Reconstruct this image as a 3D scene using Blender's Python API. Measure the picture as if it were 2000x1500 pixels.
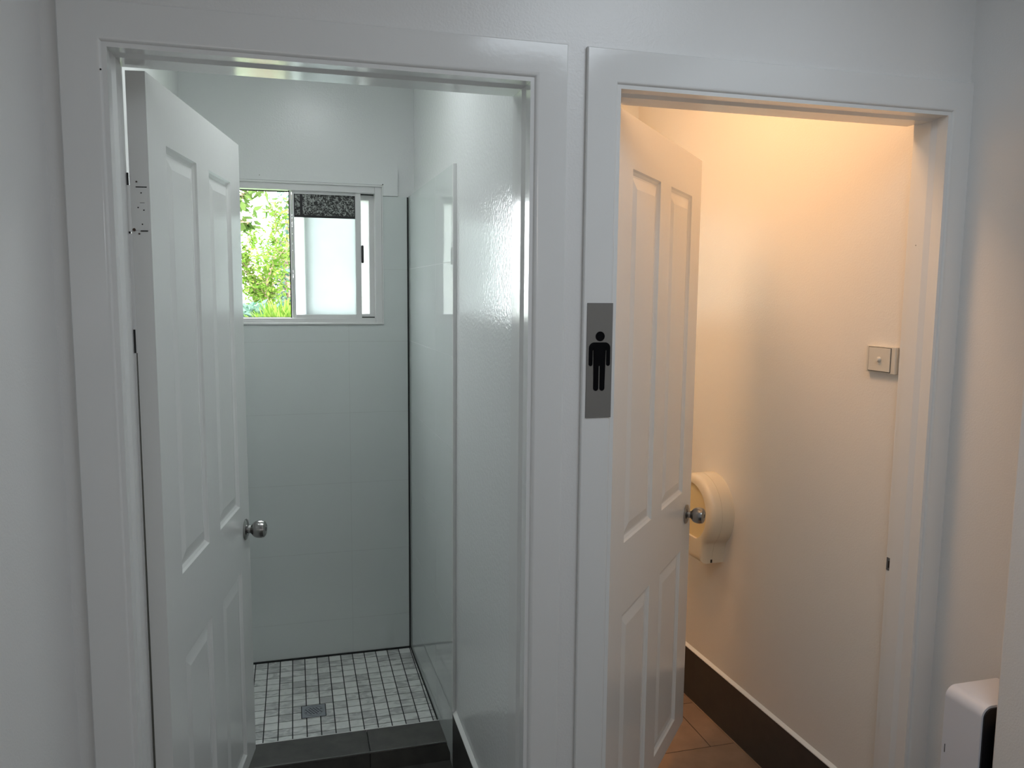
import bpy, bmesh, math, random
from math import sin, cos, pi, radians
from mathutils import Vector, Matrix

sc = bpy.context.scene
for o in list(bpy.data.objects):
    bpy.data.objects.remove(o)
C = sc.collection

# ------------------------------------------------------------ camera
F, YAW, PITCH, ROLL = 1557.5, -0.2675, 0.1131, 0.0090      # focal length in px of a 2000 px frame
cam_d = bpy.data.cameras.new('camera')
cam_d.sensor_fit = 'HORIZONTAL'
cam_d.sensor_width = 36.0
cam_d.lens = F / 2000.0 * 36.0
cam_d.clip_start = 0.02
cam_d.clip_end = 200
cam = bpy.data.objects.new('camera', cam_d)
C.objects.link(cam)
_r = Vector((cos(YAW), sin(YAW), 0))
_f = Vector((-sin(YAW) * cos(PITCH), cos(YAW) * cos(PITCH), -sin(PITCH)))
_u = _r.cross(_f)
_r2 = _r * cos(ROLL) + _u * sin(ROLL)
_u2 = _u * cos(ROLL) - _r * sin(ROLL)
cam.matrix_world = Matrix(((_r2.x, _u2.x, -_f.x, 0.0),
                           (_r2.y, _u2.y, -_f.y, -1.634),
                           (_r2.z, _u2.z, -_f.z, 1.6252),
                           (0, 0, 0, 1)))
sc.camera = cam

# ------------------------------------------------------------ world, lights, exposure
SKY = 17.0
world = bpy.data.worlds.new('overcast_sky')
sc.world = world
world.use_nodes = True
bg = world.node_tree.nodes['Background']
bg.inputs[0].default_value = (0.93, 0.98, 1.0, 1)
bg.inputs[1].default_value = SKY

sc.view_settings.view_transform = 'Standard'
sc.view_settings.look = 'None'
sc.view_settings.exposure = 0.0
sc.view_settings.gamma = 1.0
sc.view_settings.use_curve_mapping = False
sc.cycles.use_denoising = True
sc.cycles.max_bounces = 12
sc.cycles.diffuse_bounces = 8
sc.cycles.glossy_bounces = 6
sc.cycles.sample_clamp_indirect = 6.0

def area(name, loc, target, sx, sy, power, col, spread=180):
    l = bpy.data.lights.new(name, 'AREA')
    l.shape = 'RECTANGLE'
    l.size, l.size_y = sx, sy
    l.energy = power
    l.color = col
    l.spread = radians(spread)
    o = bpy.data.objects.new(name, l)
    C.objects.link(o)
    o.location = loc
    d = Vector(target) - Vector(loc)
    o.rotation_euler = d.to_track_quat('-Z', 'Y').to_euler()
    return o

# soft fill added below the lobby ceiling, no fixture
area('lobby_fill_light', (0.95, -1.1, 2.56), (0.95, -1.1, 0), 0.5, 0.9, 9.8, (0.83, 0.92, 1.0))
# unseen broad warm fill behind the camera, then daylight of the small window there
area('lobby_rear_light', (0.9, -3.32, 1.62), (0.9, 0, 1.3), 0.55, 0.40, 3.2, (1.0, 0.88, 0.78))
area('lobby_rear_light', (-0.22, -3.36, 1.50), (0.1, 0, 1.4), 0.10, 0.16, 1.2, (0.92, 0.96, 1.0))
# warm ceiling light of the toilet cubicle
area('toilet_ceiling_light', (0.78, 0.62, 2.735), (0.78, 0.62, 0), 0.40, 0.40, 14.2, (1.0, 0.56, 0.27))
# ceiling light of the shower cubicle
area('shower_ceiling_light', (0.10, 0.72, 2.56), (0.10, 0.72, 0), 0.24, 0.24, 4.0, (0.93, 0.98, 1.0))

# ------------------------------------------------------------ materials
def mat(name, base=(0.8, 0.8, 0.8), rough=0.4, metal=0.0, spec=0.5, bump=None, coat=0.0):
    m = bpy.data.materials.new(name)
    m.use_nodes = True
    nt = m.node_tree
    p = nt.nodes['Principled BSDF']
    p.inputs['Base Color'].default_value = (*base, 1)
    p.inputs['Roughness'].default_value = rough
    p.inputs['Metallic'].default_value = metal
    p.inputs['Specular IOR Level'].default_value = spec
    p.inputs['Coat Weight'].default_value = coat
    p.inputs['Coat Roughness'].default_value = 0.05
    if bump:
        scale, dist, detail = bump
        tc = nt.nodes.new('ShaderNodeTexCoord')
        nz = nt.nodes.new('ShaderNodeTexNoise')
        nz.inputs['Scale'].default_value = scale
        nz.inputs['Detail'].default_value = detail
        bp = nt.nodes.new('ShaderNodeBump')
        bp.inputs['Strength'].default_value = 1.0
        bp.inputs['Distance'].default_value = dist
        nt.links.new(tc.outputs['Object'], nz.inputs['Vector'])
        nt.links.new(nz.outputs['Fac'], bp.inputs['Height'])
        nt.links.new(bp.outputs['Normal'], p.inputs['Normal'])
    return m

def ramp_color(m, scale, cols, detail=4, per_island=0.0, distortion=0.0, stretch=None):
    """base colour from a noise (plus a per-tile random value) through a ramp"""
    nt = m.node_tree
    p = nt.nodes['Principled BSDF']
    tc = nt.nodes.new('ShaderNodeTexCoord')
    nz = nt.nodes.new('ShaderNodeTexNoise')
    nz.inputs['Scale'].default_value = scale
    nz.inputs['Detail'].default_value = detail
    nz.inputs['Distortion'].default_value = distortion
    vec = tc.outputs['Object']
    if stretch:
        mp = nt.nodes.new('ShaderNodeMapping')
        mp.inputs['Scale'].default_value = stretch
        nt.links.new(vec, mp.inputs['Vector'])
        vec = mp.outputs['Vector']
    nt.links.new(vec, nz.inputs['Vector'])
    fac = nz.outputs['Fac']
    if per_island:
        g = nt.nodes.new('ShaderNodeNewGeometry')
        sb = nt.nodes.new('ShaderNodeMath')
        sb.operation = 'MULTIPLY_ADD'
        sb.inputs[1].default_value = per_island
        nt.links.new(g.outputs['Random Per Island'], sb.inputs[0])
        ad = nt.nodes.new('ShaderNodeMath')
        ad.operation = 'SUBTRACT'
        ad.inputs[1].default_value = per_island / 2
        nt.links.new(fac, ad.inputs[0])
        nt.links.new(ad.outputs[0], sb.inputs[2])
        fac = sb.outputs[0]
    r = nt.nodes.new('ShaderNodeValToRGB')
    el = r.color_ramp.elements
    while len(el) < len(cols):
        el.new(0.5)
    for e, (pos, c) in zip(el, cols):
        e.position = pos
        e.color = (*c, 1)
    nt.links.new(fac, r.inputs['Fac'])
    nt.links.new(r.outputs['Color'], p.inputs['Base Color'])
    return m

M = {}
M['wall'] = mat('white_wall_paint', (0.76, 0.76, 0.755), 0.30, bump=(230, 0.00035, 2))
M['wall_gloss'] = mat('semi_gloss_white_paint', (0.77, 0.785, 0.785), 0.15, bump=(110, 0.0008, 2))
M['wall_toilet'] = mat('toilet_white_paint', (0.80, 0.765, 0.715), 0.30, bump=(200, 0.00035, 2))
M['wall_back'] = mat('back_wall_paint', (0.77, 0.785, 0.785), 0.24, bump=(170, 0.00045, 2))
M['trim'] = mat('gloss_trim_enamel', (0.76, 0.765, 0.76), 0.14, bump=(90, 0.00012, 2))
M['leaf_paint'] = mat('door_enamel', (0.77, 0.775, 0.76), 0.20, bump=(60, 0.00012, 2))
M['ceiling'] = mat('ceiling_paint', (0.8, 0.8, 0.8), 0.6)
M['tile_white'] = mat('glazed_white_wall_tile', (0.66, 0.70, 0.69), 0.025, bump=(3.0, 0.0008, 1))
M['grout_white'] = mat('pale_grout', (0.52, 0.54, 0.53), 0.7)
M['grout_dark'] = mat('dark_grout', (0.02, 0.022, 0.022), 0.8)
M['mosaic'] = ramp_color(mat('marble_mosaic', rough=0.35), 14,
                         [(0.30, (0.50, 0.505, 0.50)), (0.5, (0.76, 0.77, 0.75)), (0.72, (0.86, 0.87, 0.85))],
                         6, per_island=0.42, distortion=2.0, stretch=(1, 1.8, 1))
M['tile_dark'] = ramp_color(mat('charcoal_tile', rough=0.32, bump=(120, 0.0002, 4)), 22,
                            [(0.3, (0.065, 0.064, 0.060)), (0.7, (0.095, 0.092, 0.085))], 6, per_island=0.15)
M['tile_skirt'] = ramp_color(mat('charcoal_skirting_tile', rough=0.38), 24,
                             [(0.3, (0.032, 0.031, 0.030)), (0.7, (0.045, 0.043, 0.041))], 6)
M['tile_brown'] = ramp_color(mat('brown_floor_tile', rough=0.36, bump=(100, 0.0002, 4)), 10,
                             [(0.3, (0.27, 0.175, 0.12)), (0.7, (0.37, 0.24, 0.165))], 6, per_island=0.35)
M['caulk'] = mat('white_caulk', (0.88, 0.88, 0.86), 0.35)
M['steel'] = mat('brushed_steel', (0.34, 0.335, 0.33), 0.22, metal=1.0)
M['steel_dark'] = mat('dull_steel', (0.20, 0.205, 0.22), 0.35, metal=1.0)
M['grate'] = mat('worn_grate_metal', (0.36, 0.38, 0.42), 0.5, metal=0.7)
M['black'] = mat('black_plastic', (0.006, 0.006, 0.008), 0.35)
M['black_matte'] = mat('black_ink', (0.002, 0.002, 0.003), 0.75, spec=0.1)
M['hole'] = mat('dark_hole', (0.01, 0.009, 0.008), 0.9)
M['gap_shade'] = mat('dark_gap_shade', (0.10, 0.10, 0.085), 0.8)  # dark tone painted in as the shade of the door gap
M['rust'] = mat('rusty_chip', (0.06, 0.035, 0.025), 0.8)
M['sign'] = mat('brushed_grey_sign_plate', (0.20, 0.195, 0.185), 0.42, metal=0.35)
M['alu_white'] = mat('white_powder_coat', (0.70, 0.70, 0.70), 0.30)
M['seal'] = mat('black_seal_and_gap', (0.015, 0.017, 0.017), 0.6)
M['switch'] = mat('cream_switch_plastic', (0.66, 0.63, 0.56), 0.32)
M['switch_gap'] = mat('switch_groove', (0.10, 0.085, 0.06), 0.7)
M['dispenser'] = mat('ivory_dispenser_plastic', (0.70, 0.62, 0.48), 0.28)
M['bin'] = mat('white_bin_plastic', (0.64, 0.66, 0.72), 0.35)
M['bark'] = mat('bark', (0.22, 0.15, 0.10), 0.8, bump=(40, 0.004, 4))
M['grass'] = ramp_color(mat('lawn', rough=0.9), 3, [(0.3, (0.06, 0.12, 0.03)), (0.7, (0.14, 0.22, 0.07))], 5)
M['render'] = mat('pale_rendered_wall', (0.62, 0.62, 0.60), 0.8, bump=(30, 0.002, 3))

# amber translucent window of the paper dispenser
m = mat('amber_translucent_plastic', (0.95, 0.76, 0.42), 0.22)
m.node_tree.nodes['Principled BSDF'].inputs['Transmission Weight'].default_value = 0.25
M['amber'] = m

def leaf_mat(name, c1, c2):
    m = bpy.data.materials.new(name)
    m.use_nodes = True
    nt = m.node_tree
    nt.nodes.clear()
    out = nt.nodes.new('ShaderNodeOutputMaterial')
    g = nt.nodes.new('ShaderNodeNewGeometry')
    mx = nt.nodes.new('ShaderNodeMix')
    mx.data_type = 'RGBA'
    mx.inputs[6].default_value = (*c1, 1)
    mx.inputs[7].default_value = (*c2, 1)
    d = nt.nodes.new('ShaderNodeBsdfDiffuse')
    t = nt.nodes.new('ShaderNodeBsdfTranslucent')
    ms = nt.nodes.new('ShaderNodeMixShader')
    ms.inputs[0].default_value = 0.45
    nt.links.new(g.outputs['Random Per Island'], mx.inputs[0])
    nt.links.new(mx.outputs[2], d.inputs[0])
    nt.links.new(mx.outputs[2], t.inputs[0])
    nt.links.new(d.outputs[0], ms.inputs[1])
    nt.links.new(t.outputs[0], ms.inputs[2])
    nt.links.new(ms.outputs[0], out.inputs[0])
    return m
M['leaf_lime'] = leaf_mat('lime_leaves', (0.045, 0.10, 0.012), (0.14, 0.21, 0.04))
M['leaf_green'] = leaf_mat('green_leaves', (0.028, 0.06, 0.014), (0.085, 0.12, 0.035))
M['leaf_teal'] = leaf_mat('blue_green_leaves', (0.035, 0.08, 0.055), (0.11, 0.17, 0.135))

def frosted(name, col, scale, lo, hi):
    m = bpy.data.materials.new(name)
    m.use_nodes = True
    nt = m.node_tree
    nt.nodes.clear()
    out = nt.nodes.new('ShaderNodeOutputMaterial')
    tc = nt.nodes.new('ShaderNodeTexCoord')
    nz = nt.nodes.new('ShaderNodeTexNoise')
    nz.inputs['Scale'].default_value = scale
    nz.inputs['Detail'].default_value = 6
    mr = nt.nodes.new('ShaderNodeMapRange')
    mr.inputs['From Min'].default_value = 0.3
    mr.inputs['From Max'].default_value = 0.7
    mr.inputs['To Min'].default_value = lo
    mr.inputs['To Max'].default_value = hi
    mul = nt.nodes.new('ShaderNodeVectorMath')
    mul.operation = 'SCALE'
    mul.inputs[0].default_value = col
    t = nt.nodes.new('ShaderNodeBsdfTranslucent')
    g = nt.nodes.new('ShaderNodeBsdfGlossy')
    g.inputs['Roughness'].default_value = 0.2
    ms = nt.nodes.new('ShaderNodeMixShader')
    ms.inputs[0].default_value = 0.05
    nt.links.new(tc.outputs['Object'], nz.inputs['Vector'])
    nt.links.new(nz.outputs['Fac'], mr.inputs['Value'])
    nt.links.new(mr.outputs[0], mul.inputs['Scale'])
    nt.links.new(mul.outputs[0], t.inputs[0])
    nt.links.new(t.outputs[0], ms.inputs[1])
    nt.links.new(g.outputs[0], ms.inputs[2])
    nt.links.new(ms.outputs[0], out.inputs[0])
    return m
M['frost'] = frosted('frosted_glass', (0.95, 0.99, 1.0), 7, 0.93, 0.99)
M['frost_toilet'] = frosted('frosted_glass_dim', (0.95, 0.97, 0.95), 30, 0.78, 0.84)
M['frost_fixed'] = frosted('frosted_glass_green', (0.97, 0.99, 0.985), 60, 0.375, 0.43)

# dark speckled film
m = mat('speckled_black_film', (0.01, 0.01, 0.01), 0.5)
nt = m.node_tree
tc = nt.nodes.new('ShaderNodeTexCoord')
nz = nt.nodes.new('ShaderNodeTexNoise')
nz.inputs['Scale'].default_value = 115
nz.inputs['Detail'].default_value = 3
nz.inputs['Distortion'].default_value = 1.2
r = nt.nodes.new('ShaderNodeValToRGB')
r.color_ramp.elements[0].position = 0.47
r.color_ramp.elements[0].color = (0.012, 0.013, 0.012, 1)
r.color_ramp.elements[1].position = 0.58
r.color_ramp.elements[1].color = (0.33, 0.35, 0.33, 1)
nt.links.new(tc.outputs['Object'], nz.inputs['Vector'])
nt.links.new(nz.outputs['Fac'], r.inputs['Fac'])
nt.links.new(r.outputs['Color'], nt.nodes['Principled BSDF'].inputs['Base Color'])
M['film'] = m

# ------------------------------------------------------------ mesh helpers
def box(bm, x0, x1, y0, y1, z0, z1, mi=0):
    v = [bm.verts.new((x, y, z)) for x in (x0, x1) for y in (y0, y1) for z in (z0, z1)]
    fs = [(0, 1, 3, 2), (4, 6, 7, 5), (0, 4, 5, 1), (2, 3, 7, 6), (0, 2, 6, 4), (1, 5, 7, 3)]
    out = []
    for f in fs:
        fc = bm.faces.new([v[i] for i in f])
        fc.material_index = mi
        out.append(fc)
    return out

def bevel_all(bm, w, seg=2, angle=40):
    bm.normal_update()
    es = [e for e in bm.edges if len(e.link_faces) == 2 and e.calc_face_angle(0) > radians(angle)]
    bmesh.ops.bevel(bm, geom=es, offset=w, segments=seg, profile=0.5, affect='EDGES', clamp_overlap=True)

def cyl(bm, c, axis, r, h, n=32, r2=None):
    """closed cylinder from c along axis (unit vector) with length h"""
    a = Vector(axis).normalized()
    t = a.orthogonal().normalized()
    b = a.cross(t)
    r2 = r if r2 is None else r2
    c = Vector(c)
    lo = [bm.verts.new(c + (t * cos(2 * pi * i / n) + b * sin(2 * pi * i / n)) * r) for i in range(n)]
    hi = [bm.verts.new(c + a * h + (t * cos(2 * pi * i / n) + b * sin(2 * pi * i / n)) * r2) for i in range(n)]
    for i in range(n):
        bm.faces.new((lo[i], lo[(i + 1) % n], hi[(i + 1) % n], hi[i]))
    bm.faces.new(lo[::-1])
    bm.faces.new(hi)

def lathe(bm, c, axis, prof, n=48):
    """prof: list of (radius, distance along axis); radius 0 closes"""
    a = Vector(axis).normalized()
    t = a.orthogonal().normalized()
    b = a.cross(t)
    c = Vector(c)
    rings = []
    for r, h in prof:
        if r < 1e-6:
            rings.append([bm.verts.new(c + a * h)])
        else:
            rings.append([bm.verts.new(c + a * h + (t * cos(2 * pi * i / n) + b * sin(2 * pi * i / n)) * r) for i in range(n)])
    for A, B in zip(rings, rings[1:]):
        for i in range(n):
            j = (i + 1) % n
            if len(A) == 1 and len(B) == 1:
                continue
            if len(A) == 1:
                bm.faces.new((A[0], B[j], B[i]))
            elif len(B) == 1:
                bm.faces.new((A[i], A[j], B[0]))
            else:
                bm.faces.new((A[i], A[j], B[j], B[i]))

def prism(bm, pts, y0, y1, mi=0):
    """closed outline pts [(x,z)] extruded from y0 to y1"""
    A = [bm.verts.new((x, y0, z)) for x, z in pts]
    B = [bm.verts.new((x, y1, z)) for x, z in pts]
    n = len(pts)
    f1 = bm.faces.new(A)
    f2 = bm.faces.new(B[::-1])
    for i in range(n):
        bm.faces.new((A[i], B[i], B[(i + 1) % n], A[(i + 1) % n]))
    bmesh.ops.triangulate(bm, faces=[f1, f2])

def link(name, bm, mats, parent=None, smooth=False, loc=None, rotz=0.0):
    bmesh.ops.recalc_face_normals(bm, faces=bm.faces[:])
    me = bpy.data.meshes.new(name)
    bm.to_mesh(me)
    bm.free()
    for mm in (mats if isinstance(mats, (list, tuple)) else [mats]):
        me.materials.append(mm)
    if smooth:
        me.shade_smooth()
        try:
            me.set_sharp_from_angle(angle=radians(35))
        except Exception:
            pass
    o = bpy.data.objects.new(name, me)
    C.objects.link(o)
    if parent:
        o.parent = parent
    if loc:
        o.location = loc
    if rotz:
        o.rotation_euler = (0, 0, rotz)
    return o

def tag(o, label=None, cat=None, group=None, kind=None):
    if label: o['label'] = label
    if cat: o['category'] = cat
    if group: o['group'] = group
    if kind: o['kind'] = kind
    return o

def empty(name, loc=(0, 0, 0), rotz=0.0):
    o = bpy.data.objects.new(name, None)
    o.empty_display_size = 0.1
    C.objects.link(o)
    o.location = loc
    o.rotation_euler = (0, 0, rotz)
    return o

def struct(name, bm, mats, label=None, smooth=False, parent=None):
    o = link(name, bm, mats, parent, smooth)
    if parent is None:
        o['kind'] = 'structure'
        if label: o['label'] = label
    return o

BM = bmesh.new

# ------------------------------------------------------------ dimensions (metres)
XL1, XR1 = -0.3157, 0.4840          # left doorway between jamb faces
XL2, XR2 = 0.6858, 1.5376           # right doorway
ZH = 2.0618                         # head of both doorways
WY0, WY1 = 0.011, 0.143             # thickness of the wall between lobby and cubicles
HX0, HX1 = -0.4228, 1.600           # lobby side walls
CZ = 2.75                           # ceiling
BY = 1.760                          # painted back wall
TY = 1.750                          # tile face of the back wall
RX = 0.497                          # painted right wall of the shower cubicle
TX = 0.4864                         # tile face of that wall
FLZ = 0.0605                        # shower floor
JW = 0.020                          # jamb board thickness
HY = -3.40                          # rear wall of the lobby

# ------------------------------------------------------------ room shell
bm = BM()
box(bm, HX0 - 0.10, XL1 - JW, WY0, WY1, 0, CZ)
box(bm, XR1 + JW, XL2 - JW, WY0, WY1, 0, CZ)
box(bm, XR2 + JW, HX1 + 0.10, WY0, WY1, 0, CZ)
box(bm, XL1 - JW, XR1 + JW, WY0, WY1, ZH + JW, CZ)
box(bm, XL2 - JW, XR2 + JW, WY0, WY1, ZH + JW, CZ)
struct('wall_front', bm, M['wall'], 'white painted wall holding the two open doorways')

bm = BM(); box(bm, HX0 - 0.10, HX0, HY, WY0, 0, CZ)
struct('wall_left', bm, M['wall'], 'white painted side wall at the left edge of the lobby')
bm = BM(); box(bm, HX1, HX1 + 0.10, HY, WY0, 0, CZ)
struct('wall_right', bm, M['wall'], 'white side wall right of the toilet doorway, lit warm')
bm = BM()
box(bm, HX0 - 0.10, HX1 + 0.10, HY - 0.10, HY, 0, CZ)
struct('wall_rear', bm, M['wall'], 'white rear wall of the lobby')
# nib that stands out from the right wall close to the camera
bm = BM(); box(bm, 1.435, HX1, -1.25, -0.347, 0, CZ)
bevel_all(bm, 0.004, 2)
struct('wall_nib', bm, M['wall'], 'white wall end at the right edge, hiding part of the bin')

# cubicle walls
bm = BM()
box(bm, -0.508, -0.408, WY1, BY, 0, CZ)
struct('wall_shower_left', bm, M['ceiling'], 'white left wall of the shower cubicle behind its door')
bm = BM()
box(bm, RX, 0.62, WY1, BY, 0, CZ)
struct('wall_partition', bm, M['wall_gloss'], 'glossy white painted wall between the two cubicles')

# back wall with two window openings
WX0, WX1, WZ0, WZ1 = -0.262, 0.362, 1.497, 2.060     # shower window opening
VX0, VX1, VZ0, VZ1 = 0.80, 1.34, 1.497, 2.060        # toilet window opening
bm = BM()
by1 = BY + 0.10
for (a, b) in ((-0.60, WX0), (WX1, VX0), (VX1, 1.75)):
    box(bm, a, b, BY, by1, 0, CZ)
for (a, b) in ((WX0, WX1), (VX0, VX1)):
    box(bm, a, b, BY, by1, 0, WZ0)
    box(bm, a, b, BY, by1, WZ1, CZ)
struct('wall_back', bm, M['wall_back'], 'white painted back wall above the shower tiles')

# toilet right wall, two degrees off square
TA = math.atan(0.03)
bm = BM()
def tw(y):                       # x of the toilet wall face at y
    return 1.554 - 0.03 * (y - WY1)
v = [(tw(0.1185), 0.1185), (tw(BY), BY), (1.70, BY), (1.70, 0.1185)]
lo = [bm.verts.new((x, y, 0)) for x, y in v]
hi = [bm.verts.new((x, y, CZ)) for x, y in v]
for i in range(4):
    bm.faces.new((lo[i], lo[(i + 1) % 4], hi[(i + 1) % 4], hi[i]))
bm.faces.new(lo); bm.faces.new(hi)
struct('wall_toilet_right', bm, M['wall_toilet'], 'warm lit white wall of the toilet cubicle')

bm = BM(); box(bm, -0.62, 1.80, HY - 0.1, by1, CZ, CZ + 0.1)
struct('ceiling', bm, M['ceiling'], 'white ceiling')

# floors
def tiled(bm, x0, x1, y0, y1, z, tx, ty, ox, oy, gap, h=0.006, stagger=0.0, mi_t=0, mi_g=1, bev=0.0):
    """tiles lie on a grout bed; z is the tile top; the grid passes through ox, oy"""
    box(bm, x0, x1, y0, y1, z - 0.03, z - 0.0016, mi_g)
    j = math.floor((y0 - oy) / ty)
    while oy + j * ty < y1:
        off = stagger * (j % 2)
        i = math.floor((x0 - ox - off) / tx)
        ya, yb = max(y0, oy + j * ty + gap / 2), min(y1, oy + (j + 1) * ty - gap / 2)
        while ox + off + i * tx < x1:
            xa, xb = max(x0, ox + off + i * tx + gap / 2), min(x1, ox + off + (i + 1) * tx - gap / 2)
            if xb - xa > 0.003 and yb - ya > 0.003:
                box(bm, xa, xb, ya, yb, z - h, z, mi_t)
            i += 1
        j += 1

bm = BM()
tiled(bm, HX0, HX1, HY, WY1, 0.0, 0.60, 0.30, 0.22, 0.05, 0.004, stagger=0.3)
struct('floor', bm, [M['tile_dark'], M['grout_dark']], 'charcoal tiled lobby floor')
bm = BM()
tiled(bm, -0.408, RX, WY1, 0.955, 0.0, 0.60, 0.30, 0.22, 0.055, 0.004, stagger=0.3)
struct('floor_shower_entry', bm, [M['tile_dark'], M['grout_dark']], 'dark tiled floor strip in front of the shower step')
bm = BM()
tiled(bm, 0.62, 1.556, WY1, BY, 0.0, 0.60, 0.30, 1.426, 0.80, 0.0035, stagger=0.3)
struct('floor_toilet', bm, [M['tile_brown'], M['grout_dark']], 'brown tiled floor of the toilet cubicle')
bm = BM()
tiled(bm, -0.408, TX - 0.004, 1.0995, TY - 0.006, FLZ, 0.05, 0.05, 0.466, 1.7445, 0.0040, h=0.005)
struct('floor_shower', bm, [M['mosaic'], M['grout_dark']], 'square marble mosaic floor of the shower')

# raised tiled step in front of the shower
bm = BM()
HZ = 0.0700
box(bm, -0.408, RX, 0.961, 1.096, 0.0, HZ - 0.008, 1)
for a, b in ((-0.408, -0.382), (-0.378, 0.2195), (0.2225, RX)):
    box(bm, a, b, 0.957, 1.098, HZ - 0.008, HZ)
for a, b in ((-0.408, -0.382), (-0.378, 0.2195), (0.2225, RX)):
    box(bm, a, b, 0.953, 0.961, 0.0, HZ - 0.006)
hob = struct('trim_1', bm, [M['tile_dark'], M['grout_dark']], 'low charcoal tiled step in front of the shower floor')
bm = BM(); box(bm, -0.408, RX, 0.9505, 0.9575, HZ - 0.004, HZ + 0.0008)
link('edge_strip', bm, M['steel'], hob)
bm = BM(); box(bm, -0.408, TX, 1.0975, 1.1005, FLZ - 0.004, HZ + 0.0008)
link('edge_strip', bm, M['caulk'], hob)

# wall tiles of the shower
def wall_tiles_back(bm, x0, x1, z0, z1):
    zr = [2.020 - 0.30 * k for k in range(8)]
    xs = [0.221 + 0.6 * k for k in range(-2, 3)]
    g = 0.0006
    for k in range(7):
        za, zb = max(z0, zr[k + 1] + g), min(z1, zr[k] - g)
        if zb - za < 0.004: continue
        for a, b in zip(xs, xs[1:]):
            xa, xb = max(x0, a + g), min(x1, b - g)
            if xb - xa > 0.004:
                box(bm, xa, xb, TY, BY - 0.002, za, zb)
bm = BM()
fx0, fx1, fz0 = WX0, 0.3665, 1.490
wall_tiles_back(bm, -0.408, fx0 - 0.004, FLZ + 0.006, 2.020)
wall_tiles_back(bm, fx1, 0.4658, FLZ + 0.006, 2.020)
wall_tiles_back(bm, fx0 - 0.004, fx1, FLZ + 0.006, fz0)
box(bm, -0.408, fx0 - 0.004, TY + 0.0006, BY - 0.0005, FLZ, 2.0195, 1)
box(bm, fx1, 0.4653, TY + 0.0006, BY - 0.0005, FLZ, 2.0195, 1)
box(bm, fx0 - 0.004, fx1, TY + 0.0006, BY - 0.0005, FLZ, fz0 - 0.0005, 1)
bt = struct('wall_shower_tiles_back', bm, [M['tile_white'], M['grout_white']], 'glossy white tiles under the shower window')
bm = BM()
box(bm, 0.4658, 0.4727, TY + 0.001, TY + 0.004, FLZ, 2.019)
box(bm, -0.408, TX - 0.001, TY - 0.006, TY + 0.004, FLZ - 0.008, FLZ + 0.006)
q = [(0.4691, TY), (0.4738, TY), (0.4835, 1.0995), (0.4788, 1.0995)]
_a = [bm.verts.new((x, y, FLZ - 0.008)) for x, y in q]; _b = [bm.verts.new((x, y, FLZ + 0.003)) for x, y in q]
for i in range(4): bm.faces.new((_a[i], _a[(i + 1) % 4], _b[(i + 1) % 4], _b[i]))
bm.faces.new(_b)
link('open_joint', bm, M['grout_dark'], bt)

def txf(y):                      # the tiled face runs about one degree off square
    return TX - 0.0135 * (y - 0.857) / 0.893
def wedge(bm, off, y0, y1, z0, z1, mi=0):
    q = [(txf(y0) + off, y0), (txf(y1) + off, y1), (RX - 0.0003, y1), (RX - 0.0003, y0)]
    lo = [bm.verts.new((x, y, z0)) for x, y in q]
    hi = [bm.verts.new((x, y, z1)) for x, y in q]
    for i in range(4):
        bm.faces.new((lo[i], lo[(i + 1) % 4], hi[(i + 1) % 4], hi[i])).material_index = mi
    bm.faces.new(lo).material_index = mi; bm.faces.new(hi).material_index = mi
bm = BM()
zr = [2.023 - 0.30 * k for k in range(8)]
ys = [TY + 0.0 - 0.6 * k for k in range(3)]
for k in range(7):
    za, zb = max(FLZ + 0.005, zr[k + 1] + 0.0006), zr[k] - 0.0006
    if zb - za < 0.004: continue
    for a, b in zip(ys[1:] + [0.857], ys):
        ya, yb = max(0.8575, a + 0.0006), b - 0.0006
        if yb - ya > 0.01:
            wedge(bm, 0.0, ya, yb, za, zb)
wedge(bm, 0.0006, 0.8582, TY, FLZ, 2.0225, 1)
struct('wall_shower_tiles_right', bm, [M['tile_white'], M['grout_white']], 'mirror-glossy white tiles on the right shower wall')

# strip closing the tile edge
bm = BM(); box(bm, TX - 0.0008, RX, 0.850, 0.8572, 0.232, 2.024)
bevel_all(bm, 0.0012, 2)
struct('trim_2', bm, M['trim'], 'slim white upright strip closing the tile edge')

# skirtings
bm = BM(); box(bm, TX, RX - 0.0002, WY1 + 0.001, 0.857, 0.0, 0.222)
sk = struct('baseboard_shower', bm, M['tile_skirt'], 'charcoal tile skirting at the foot of the shower cubicle wall')
bm = BM(); _v = [[bm.verts.new((x, y, z)) for x, z in ((RX - 0.0002, 0.222), (TX, 0.222), (TX + 0.0005, 0.2255), (RX - 0.0002, 0.238))] for y in (WY1 + 0.001, 0.857)]
for i in range(4): bm.faces.new((_v[0][i], _v[0][(i + 1) % 4], _v[1][(i + 1) % 4], _v[1][i]))
bm.faces.new(_v[0]); bm.faces.new(_v[1])
link('caulk_strip', bm, M['caulk'], sk)

def skewbox(bm, y0, y1, off0, off1, z0, z1):
    v = [(tw(y0) - off1, y0), (tw(y1) - off1, y1), (tw(y1) - off0, y1), (tw(y0) - off0, y0)]
    lo = [bm.verts.new((x, y, z0)) for x, y in v]
    hi = [bm.verts.new((x, y, z1)) for x, y in v]
    for i in range(4):
        bm.faces.new((lo[i], lo[(i + 1) % 4], hi[(i + 1) % 4], hi[i]))
    bm.faces.new(lo); bm.faces.new(hi)
bm = BM(); skewbox(bm, WY1 + 0.001, BY - 0.001, 0.0003, 0.0098, 0.0, 0.205)
sk = struct('baseboard_toilet', bm, M['tile_skirt'], 'dark tile skirting along the toilet cubicle wall')
bm = BM(); _v = [[bm.verts.new((tw(y) - o, y, z)) for o, z in ((0.0002, 0.205), (0.0104, 0.205), (0.0102, 0.2080), (0.0002, 0.2165))] for y in (WY1 + 0.001, BY - 0.001)]
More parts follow.
